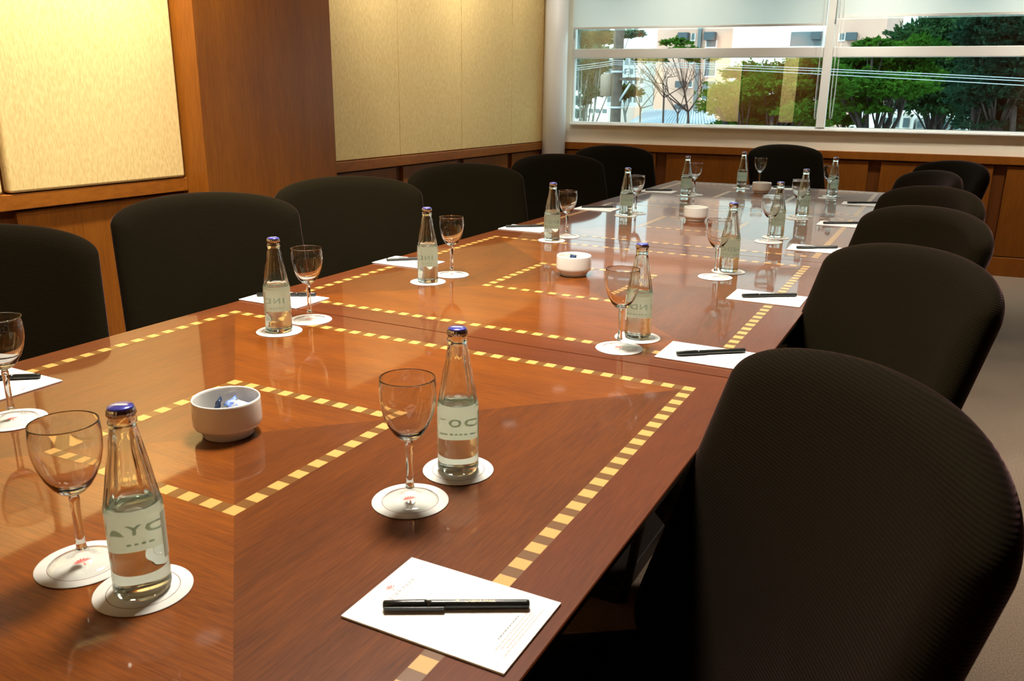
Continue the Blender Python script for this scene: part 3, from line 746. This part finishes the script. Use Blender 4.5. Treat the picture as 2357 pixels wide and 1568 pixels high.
PADS = [('R', 27.50, -19.87, 25.92, -20.74, 29.25, -18.89, 'white notepad with a pen, large at the bottom of the photo', 'black pen with gold lettering on the nearest notepad'),
        ('R', 27.45, 5.40, 26.06, 4.44, 29.03, 6.8, 'white notepad in front of the nearest right-hand chair', 'black pen on the notepad in front of the nearest right-hand chair'),
        ('R', 27.50, 20.2, 26.03, 19.39, 29.15, 21.46, 'white notepad in front of the second right-hand chair', 'black pen on the notepad in front of the second right-hand chair'),
        ('R', 27.55, 41.7, 26.17, 41.51 - .6, 28.9, 43.0 - .3, 'white notepad in front of the third right-hand chair', 'black pen on the notepad in front of the third right-hand chair'),
        ('R', 27.55, 58.9, 25.96, 58.2, 28.9, 59.9, 'white notepad in front of the fourth right-hand chair', 'black pen on the notepad in front of the fourth right-hand chair'),
        ('R', 27.55, 79.3, 26.06, 78.9, 28.9, 80.6, 'white notepad in front of the fifth right-hand chair', 'black pen on the notepad in front of the fifth right-hand chair'),
        ('L', .25, -14.8, 1.63, -13.49, -1.5, -15.9, 'white notepad cut by the left edge of the photo', 'black pen on the notepad at the left edge of the photo'),
        ('L', .30, 3.95, 1.57, 5.47, -1.52, 3.49, 'white notepad in front of the second left-hand chair', 'black pen on the notepad in front of the second left-hand chair'),
        ('L', .20, 18.2, 1.5, 20.2, -1.58, 17.38, 'white notepad in front of the third left-hand chair', 'black pen on the notepad in front of the third left-hand chair'),
        ('L', .35, 38.7, 1.32, 40.3, -1.56, 38.03, 'white notepad in front of the fourth left-hand chair', 'black pen on the notepad in front of the fourth left-hand chair'),
        ('L', .60, 56.7, 1.9, 58.2, -1.05, 56.4, 'white notepad in front of the fifth left-hand chair', 'black pen on the notepad in front of the fifth left-hand chair'),
        ('L', .90, 78.9, 2.3, 80.2, -.68, 78.4, 'white notepad in front of the farthest left-hand chair', 'black pen on the notepad in front of the farthest left-hand chair'),
        ('E', 15.2, 93.8, 14.2, 93.4, 16.9, 94.6, 'white notepad at the head of the table', 'black pen on the notepad at the head of the table')]
for side, px, py, ax, ay, cx_, cy_, lp, ln in PADS:
    rz = {'R': math.pi / 2, 'L': -math.pi / 2, 'E': math.pi}[side]
    put(pad0, px, py, rz, TT, lp)
    put(pen0, (ax + cx_) / 2, (ay + cy_) / 2, math.atan2(cy_ - ay, cx_ - ax), TT + .0028, ln)

# ---------------------------------------------------------------- outside, seen through the window
GZ = -5.6     # street level below this upper floor
st(MB().box(-60, 120, 7.5, 200, GZ - .3, GZ).build('ground', noise_color(mat('street_asphalt', (.2, .2, .2), .9), (.16, .17, .17), (.24, .25, .25), nscale=.5)))
M['facade'] = noise_color(mat('pink_render', (.8, .62, .52), .85), (.60, .38, .30), (.68, .45, .36), nscale=.4)
M['facade_white'] = mat('white_render', (.85, .84, .80), .85)
M['facade_grey'] = mat('grey_render', (.50, .56, .56), .85)
M['bluewall'] = mat('pale_blue_render', (.50, .68, .80), .8)
M['acdark'] = mat('ac_dark', (.05, .07, .09), .5)
M['winglass'] = mat('far_window_glass', (.10, .16, .18), .15)
M['concrete'] = noise_color(mat('pole_concrete', (.22, .21, .18), .9), (.055, .052, .042), (.10, .095, .08), nscale=6)
M['tin'] = noise_color(mat('tin_roof', (.70, .80, .86), .5, Metallic=.1), (.34, .46, .56), (.60, .68, .73), (1, .2, 1), 1.2)
M['wirem'] = mat('wire_grey', (.38, .44, .47), .5)

def facade_box(t, x0, x1, y0, y1, z0, z1, m_, name='wall'):
    return MB().box(x0, x1, y0, y1, z0, z1).build(name, m_, t)
YBL = 52.0
a = at(1512, 100, YBL); b_ = at(2036, 100, YBL)
bt = empty('apartment_building', (a.x, YBL, GZ)); tag(bt, 'pink rendered apartment building with window air conditioners beyond the trees', 'building')
w_ = b_.x - a.x
MB().box(0, w_, 0, 12, 0, 24).build('wall', M['facade'], bt)
xm = at(1690, 100, YBL).x - a.x; xm2 = at(1905, 100, YBL).x - a.x
MB().box(xm, xm2, -.5, 0, 0, 24).build('white_bay', M['facade_white'], bt)
def onb(u, v, y=YBL): p = at(u, v, y); return p.x - a.x, p.z - GZ
for (u0, u1, v0_, v1_, kind) in ((1566, 1587, 76, 93, 'ac'), (1593, 1599, 77, 92, 'w'), (1626, 1649, 75, 93, 'ac'), (1627, 1648, 93, 108, 'w'), (1825, 1895, 75, 107, 'W'), (1874, 1894, 76, 93, 'ac'),
                                 (1934, 1943, 77, 92, 'w'), (1950, 1973, 76, 93, 'ac'), (1560, 1580, 187, 202, 'ac'), (1587, 1593, 187, 200, 'w'), (1619, 1645, 187, 229, 'W'), (1624, 1646, 132, 175, 'W'), (1589, 1595, 133, 145, 'w'), (1820, 1890, 133, 152, 'W'),
                                 (1558, 1578, 240, 252, 'ac'), (1566, 1587, -30, -13, 'ac'), (1626, 1649, -32, -12, 'ac'), (1950, 1973, -30, -12, 'ac')):
    x0, z1 = onb(u0, v0_); x1, z0 = onb(u1, v1_)
    yo = -.5 if xm < (x0 + x1) / 2 < xm2 else 0
    if kind == 'ac':
        m = MB(); m.box(x0, x1, yo - .55, yo + .05, z0, z1); o = m.build('air_conditioner', M['acdark'], bt)
        m = MB()
        for k in range(5): m.box(x0 + .04, x1 - .04, yo - .57, yo - .55, z0 + (z1 - z0) * (k + .25) / 5, z0 + (z1 - z0) * (k + .6) / 5)
        m.build('grille', M['winglass'], o)
    else:
        m = MB().use(M['winglass'], M['facade_white']); m.box(x0, x1, yo - .02, yo + .1, z0, z1)
        m.use(M['facade_white']); e_ = .05
        m.box(x0 - e_, x1 + e_, yo - .06, yo, z0 - e_ * 1.5, z0); m.box(x0 - e_, x0, yo - .06, yo, z0, z1); m.box(x1, x1 + e_, yo - .06, yo, z0, z1)
        m.build('window', None, bt)
dx0, _ = onb(1607, 100); dx1, _ = onb(1615, 100)
MB().box(dx0, dx1, -.25, 0, 0, 24).build('drain_pipe', mat('pipe_grey', (.14, .17, .18), .6), bt)
# tower blocks further behind
def block(u0, u1, vtop, y, m_, label, nwx=0, nwy=0, vbot=260):
    p0, p1 = at(u0, vtop, y), at(u1, vtop, y)
    t = empty('building', (p0.x, y, GZ)); tag(t, label, 'building')
    hgt = p0.z - GZ
    MB().box(0, p1.x - p0.x, 0, 6, 0, hgt).build('wall', m_, t)
    zb_ = at(u0, vbot, y).z - GZ
    for i in range(nwx):
        for j in range(nwy):
            cx = (p1.x - p0.x) * (i + .5) / nwx; cz = zb_ + (hgt - zb_) * (j + .5) / nwy
            ww = (p1.x - p0.x) / nwx * .3; hh = (hgt - zb_) / nwy * .28
            o = MB().box(cx - ww, cx + ww, -.05, .1, cz - hh, cz + hh).build('window', M['winglass'], t)
    return t
block(1400, 1486, 132, 95, M['facade_grey'], 'grey apartment block behind the concrete pole', 7, 6)
block(2040, 2066, -60, 68, M['bluewall'], 'narrow pale blue tower right of the pink building', 1, 8)
block(2064, 2094, 58, 78, M['facade_grey'], 'pale grey block beside the blue tower, lower', 2, 3)
block(1322, 1400, 246, 48, M['facade_white'], 'low white house left of the concrete pole', 5, 1, 262)
block(2030, 2100, 262, 34, M['facade_white'], 'low white building under the trees, with a small van-like front', 3, 1, 300)
block(2110, 2230, 272, 36, M['facade_grey'], 'long low grey building under the dark trees', 6, 1, 300)
block(1960, 2020, 240, 40, M['facade_white'], 'small white house glimpsed between tree trunks', 3, 1, 262)

# corrugated tin roof
ty = 27.0
p0 = at(1425, 300, ty); p1 = at(1660, 300, ty); q0 = at(1490, 244, ty + 9); q1 = at(1640, 243, ty + 9)
rf = empty('tin_roofed_shed', (p0.x, ty, GZ)); tag(rf, 'long shed with pale corrugated metal roof below the pink building', 'shed')
m = MB(); n = 90
def lerp(a_, b2, k): return a_ + (b2 - a_) * k
vs = []
for j in range(4):
    for i in range(n + 1):
        k = i / n; p = lerp(lerp(p0, p1, k), lerp(q0, q1, k), j / 3)
        vs.append((p.x - p0.x, p.y - ty, p.z - GZ + .07 * math.sin(i * 2 * math.pi / 3.0) - (.06 * j)))
for j in range(3):
    for i in range(n): m.add([vs[j * (n + 1) + i], vs[j * (n + 1) + i + 1], vs[(j + 1) * (n + 1) + i + 1], vs[(j + 1) * (n + 1) + i]], [(0, 1, 2, 3)])
m.build('roof', M['tin'], rf)
MB().box(0, p1.x - p0.x, .1, 8.5, 0, p0.z - GZ - .15).build('wall', M['facade_white'], rf)

# concrete utility pole
py_ = 19.5
pa = at(1416, 280, py_)
pole = empty('utility_pole', (pa.x, py_, GZ)); tag(pole, 'thick concrete utility pole outside the left window bay', 'utility pole')
MB().tube([(0, 0, 0), (0, 0, 13)], .155, 24, taper=.115).build('shaft', M['concrete'], pole)
zc = at(1416, 168, py_).z - GZ
MB().lathe([(.16, zc), (.16, zc + .05), (.15, zc + .05)], 24).build('clamp_band', M['wirem'], pole)
zc2 = at(1416, 250, py_).z - GZ
MB().lathe([(.16, zc2), (.16, zc2 + .05), (.15, zc2 + .05)], 24).build('clamp_band', M['wirem'], pole)
zt_ = at(1416, 190, py_).z - GZ
MB().lathe([(.02, zt_ - .35), (.17, zt_ - .33), (.18, zt_ + .15), (.15, zt_ + .2), (.02, zt_ + .22)], 20, -.28, .05).build('transformer', mat('transformer_grey', (.20, .18, .15), .6), pole)
MB().box(.1, .55, -.12, .12, zt_ + .05, zt_ + .12).build('bracket', M['concrete'], pole)
for k in range(2):
    m = MB(); xx = .28 + k * .24
    for q in range(4): m.lathe([(.02, zt_ + .12 + q * .07), (.06, zt_ + .13 + q * .07), (.02, zt_ + .18 + q * .07)], 14, xx, 0)
    m.build('insulator', mat('insulator_%d' % k, (.65, .7, .68), .3), pole)
m = MB(); m.tube([(.1, -.05, zt_ - .45), (.38, -.05, zt_ - .02)], .03, 8); m.build('brace', M['wirem'], pole)
sp = at(1611, 250, 47.0)

# overhead wires, left to right
def wire(p, q, sag, r, label):
    pts = [lerp(p, q, k / 24) - Vector((0, 0, sag * 4 * (k / 24) * (1 - k / 24))) for k in range(25)]
    tag(MB().tube(pts, r * .55, 6).build('overhead_wire', M['wirem']), label, 'wire', 'overhead wires across the window')
PA = at(1416, 138, py_)
for k, (dv, vr, lab) in enumerate(((0, 190, 'topmost overhead wire crossing the window view'), (5, 196, 'second overhead wire, just below the topmost'), (9, 207, 'lowest overhead wire crossing the window view'))):
    p = at(1416, 140 + dv, py_); p.y -= .16; q = at(2480, vr - 3, py_ - 4.5)
    wire(p, q, -.02, .012, lab)
    p2 = at(1416, 141 + dv, py_); p2.y -= .16; q2 = at(1180, 160 + dv * 1.3, py_ + 2)
    wire(p2, q2, .05, .012, lab.replace('crossing the window view', 'left of the concrete pole').replace('just below the topmost', 'left of the concrete pole'))

# trees: branching trunks and feathery foliage in layered pads
def leafmat(name, c1, c2, tl=.45):
    m = bpy.data.materials.new(name); m.use_nodes = True
    n = m.node_tree.nodes; l = m.node_tree.links; n.clear()
    o = n.new('ShaderNodeOutputMaterial'); d = n.new('ShaderNodeBsdfDiffuse'); t = n.new('ShaderNodeBsdfTranslucent'); mx = n.new('ShaderNodeMixShader'); mx.inputs[0].default_value = tl
    tc = n.new('ShaderNodeTexCoord'); nz = n.new('ShaderNodeTexNoise'); nz.inputs['Scale'].default_value = 1.1; nz.inputs['Detail'].default_value = 6; cr = n.new('ShaderNodeValToRGB')
    cr.color_ramp.elements[0].position = .35; cr.color_ramp.elements[1].position = .65
    cr.color_ramp.elements[0].color = (*c1, 1); cr.color_ramp.elements[1].color = (*c2, 1)
    l.new(tc.outputs['Object'], nz.inputs[0]); l.new(nz.outputs[0], cr.inputs[0]); l.new(cr.outputs[0], d.inputs[0]); l.new(cr.outputs[0], t.inputs[0])
    l.new(d.outputs[0], mx.inputs[1]); l.new(t.outputs[0], mx.inputs[2]); l.new(mx.outputs[0], o.inputs[0]); return m
M['leaf_green'] = leafmat('feathery_green_leaf', (.016, .075, .010), (.075, .21, .022))
M['leaf_dark'] = leafmat('dark_blue_green_leaf', (.006, .026, .018), (.025, .075, .042))
M['leaf_mid'] = leafmat('mid_green_leaf', (.010, .045, .020), (.045, .12, .04))
M['leaf_haze'] = leafmat('haze_tinted_leaf', (.035, .12, .085), (.12, .27, .17))  # pale cyan haze mixed into the leaf colour
M['bark'] = noise_color(mat('dark_bark', (.06, .045, .035), .95), (.015, .012, .01), (.045, .035, .03), nscale=8)
M['bark_pale'] = noise_color(mat('grey_bark', (.15, .19, .18), .95), (.10, .14, .14), (.2, .24, .22), nscale=8)

def tree(name, base, pads, leafm, bark, label, nleaf, leaf=.13, seed=1, flat=.35, trunk=.16, group='trees outside the window'):
    """base: (x, y); pads: list of (centre point, radius x, radius z)"""
    rng = np.random.default_rng(seed)
    t = empty(name, (base[0], base[1], GZ)); tag(t, label, 'tree', group)
    B = Vector((base[0], base[1], GZ)); m = MB()
    cen = sum((p[0] for p in pads), Vector()) / len(pads)
    fork = Vector((base[0] + (cen.x - base[0]) * .3, base[1], min(p[0].z for p in pads) - .5 - .12 * (cen.z - GZ)))
    if fork.z < GZ + 1: fork.z = GZ + 1.5
    m.tube([(0, 0, 0), ((fork - B) * .5 + Vector((.08, .05, 0))), fork - B], trunk, 10, taper=trunk * .75)
    rnd = random.Random(seed)
    for c, rx, rz in pads:
        mid = lerp(fork, c, .5) + Vector((rnd.uniform(-.3, .3), rnd.uniform(-.3, .3), -.2))
        m.tube([fork - B, mid - B, c - B], trunk * .5, 7, taper=trunk * .16)
        for q in range(3):
            e_ = c + Vector((rnd.uniform(-rx, rx) * .7, rnd.uniform(-rx, rx) * .6, rnd.uniform(-.1, rz * .6)))
            m.tube([mid - B, lerp(mid, e_, .6) - B + Vector((0, 0, .1)), e_ - B], trunk * .18, 5, taper=trunk * .05)
    m.build('trunk', bark, t)
    if nleaf:
        tot = sum(p[1] ** 2 * p[2] for p in pads); V = []; 
        for c, rx, rz in pads:
            k = max(40, int(nleaf * (rx ** 2 * rz) / tot))
            # twigs: clusters along flat sprays
            nt = max(6, k // 26)
            tw = rng.normal(size=(nt, 3)); tw /= np.linalg.norm(tw, axis=1)[:, None]; tw *= rng.uniform(.35, 1, (nt, 1)) ** .5
            tw *= np.array([rx, rx, rz]); tw[:, 2] = np.abs(tw[:, 2]) * rng.choice([1, 1, -.5], nt)
            dirs = tw * np.array([1, 1, flat]) + rng.normal(size=(nt, 3)) * .15 * rx; dirs /= np.linalg.norm(dirs, axis=1)[:, None] + 1e-9
            ii = rng.integers(0, nt, k); s_ = rng.uniform(-.5, .5, (k, 1)) * rx * .55
            P_ = np.array(c) - np.array(B) + tw[ii] + dirs[ii] * s_ + rng.normal(size=(k, 3)) * np.array([.09, .09, .05]) * rx * .6
            a_ = dirs[ii] + rng.normal(size=(k, 3)) * .5; a_ /= np.linalg.norm(a_, axis=1)[:, None]
            nn = rng.normal(size=(k, 3)) * .6 + np.array([0, -.2, 1]); b2 = np.cross(a_, nn); b2 /= np.linalg.norm(b2, axis=1)[:, None] + 1e-9
            L = leaf * rng.uniform(.6, 1.3, (k, 1)); Wd = L * .38
            V.append(np.stack([P_ - a_ * L, P_ - b2 * Wd, P_ + a_ * L, P_ + b2 * Wd], 1))
        V = np.concatenate(V).reshape(-1, 3); nq = len(V) // 4
        me = bpy.data.meshes.new('foliage'); me.vertices.add(len(V)); me.vertices.foreach_set('co', V.astype(np.float32).ravel())
        me.loops.add(nq * 4); me.loops.foreach_set('vertex_index', np.arange(nq * 4, dtype=np.int32))
        me.polygons.add(nq); me.polygons.foreach_set('loop_start', np.arange(0, nq * 4, 4, dtype=np.int32))
        me.polygons.foreach_set('loop_total', np.full(nq, 4, np.int32))
        me.materials.append(leafm); me.update(calc_edges=True)
        o = bpy.data.objects.new('foliage', me); COL.objects.link(o); o.parent = t
    return t
def pads(lst, y, seed=0):
    rnd = random.Random(seed); out = []
    for (u, v, ru, rv) in lst:
        yy = y + rnd.uniform(-1.2, 1.2); c = at(u, v, yy); sc_ = (yy - CP.y) / FPX * 1.12
        out.append((c, ru * sc_, rv * sc_))
    return out
c = at(1740, 300, 20)
tree('tree', (c.x, 20), pads([(1690, 215, 60, 20), (1740, 172, 55, 20), (1700, 250, 70, 20), (1790, 195, 60, 24), (1800, 245, 60, 24), (1860, 160, 55, 22), (1880, 210, 60, 26), (1740, 280, 60, 20), (1860, 262, 55, 22), (1648, 240, 30, 10), (1830, 285, 60, 20), (1700, 292, 50, 16)], 20, 1),
     M['leaf_green'], M['bark'], 'bright green feathery tree left of the window mullion', 52000, .06, 11)
c = at(2010, 300, 26)
tree('tree', (c.x, 26), pads([(1960, 150, 55, 20), (2030, 165, 60, 24), (1950, 190, 60, 22), (2060, 205, 60, 24), (1980, 222, 60, 20), (2100, 180, 50, 24), (1930, 245, 50, 20), (2010, 103, 36, 12), (2120, 120, 50, 24), (2060, 135, 50, 16), (1925, 280, 40, 16), (2000, 250, 40, 12)], 26, 2),
     M['leaf_green'], M['bark'], 'green layered tree right of the window mullion', 52000, .075, 12)
c = at(2160, 300, 33)
tree('tree', (c.x, 33), pads([(2110, 95, 50, 26), (2170, 80, 60, 30), (2130, 150, 60, 30), (2200, 140, 60, 34), (2230, 90, 50, 34), (2180, 205, 60, 34), (2110, 205, 50, 28), (2240, 190, 50, 36), (2200, 250, 60, 22), (2130, 245, 50, 18), (2200, 58, 50, 18)], 33, 3),
     M['leaf_mid'], M['bark'], 'tall drooping dark green tree rising behind the layered tree', 50000, .095, 13, flat=.9)
c = at(2300, 300, 18)
tree('tree', (c.x, 18), pads([(2290, 85, 60, 34), (2350, 90, 60, 40), (2300, 150, 60, 36), (2270, 205, 60, 34), (2350, 170, 60, 40), (2340, 235, 60, 34), (2280, 255, 50, 28), (2400, 120, 60, 50), (2410, 220, 60, 46), (2240, 230, 40, 26), (2330, 290, 60, 22), (2250, 285, 40, 16), (2300, 50, 60, 20)], 18, 4),
     M['leaf_dark'], M['bark'], 'darkest tree at the right edge of the window view', 52000, .055, 14, flat=.9)
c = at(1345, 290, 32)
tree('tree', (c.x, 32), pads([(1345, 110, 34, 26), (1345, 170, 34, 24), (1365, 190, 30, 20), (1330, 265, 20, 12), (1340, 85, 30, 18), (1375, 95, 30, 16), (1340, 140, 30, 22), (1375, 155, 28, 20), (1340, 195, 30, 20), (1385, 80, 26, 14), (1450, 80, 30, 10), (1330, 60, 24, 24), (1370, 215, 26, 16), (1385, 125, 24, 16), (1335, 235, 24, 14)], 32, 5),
     M['leaf_haze'], M['bark_pale'], 'pale hazy tree beside the white column', 60000, .075, 15, trunk=.08)
c = at(1445, 290, 36)
tree('tree', (c.x, 36), pads([(1440, 205, 22, 10), (1455, 215, 24, 10), (1435, 222, 20, 8)], 36, 6), M['leaf_mid'], M['bark_pale'], 'small round tree just right of the concrete pole', 4000, .08, 16, trunk=.08)
c = at(1600, 300, 24)
tree('tree', (c.x, 24), pads([(1555, 100, 34, 9), (1590, 118, 34, 9), (1545, 125, 30, 10), (1610, 135, 36, 9), (1500, 140, 34, 8), (1450, 130, 30, 8)], 24, 7), M['leaf_green'], M['bark'], 'sparse slender tree before the pink building', 3500, .07, 17, trunk=.05)
# bare branching tree in front of the tin roof
def bare(label, u, v, y, tips, seed, r=.05):
    b0 = at(u, 300, y); t = empty('bare_tree', (b0.x, y, GZ)); tag(t, label, 'tree', 'thin bare trees outside the window')
    m = MB(); rnd = random.Random(seed); o0 = Vector((b0.x, y, GZ)); f0 = at(u, v, y)
    m.tube([(0, 0, 0), (f0 - o0) * .6 + Vector((.06, 0, 0)), f0 - o0], r * 1.3, 8, taper=r)
    for (u1, v1) in tips:
        e_ = at(u1, v1, y + rnd.uniform(-.5, .5)); md = lerp(f0, e_, .5) + Vector((rnd.uniform(-.15, .15), 0, rnd.uniform(-.1, .2)))
        m.tube([f0 - o0, md - o0, e_ - o0], r * .6, 6, taper=r * .25)
        for q in range(4):
            s0 = lerp(md, e_, q / 4); s1 = s0 + Vector((rnd.uniform(-.45, .45), rnd.uniform(-.2, .2), rnd.uniform(.1, .5)))
            m.tube([s0 - o0, lerp(s0, s1, .5) - o0 + Vector((0, 0, .04)), s1 - o0], r * .28, 5, taper=r * .1)
    m.build('branches', M['bark'], t)
bare('thin bare tree forking in front of the tin roof', 1528, 225, 16, [(1500, 190), (1560, 175), (1540, 150), (1610, 165), (1470, 180)], 1, .020)
bare('second thin bare tree left of the forked one, before the tin roof', 1474, 250, 17, [(1505, 215), (1510, 190), (1465, 190), (1440, 180)], 2, .018)
bare('bare branching tree right of the forked one, with long side branches', 1560, 262, 18, [(1580, 200), (1600, 160), (1630, 150), (1500, 150), (1460, 120)], 3, .018)
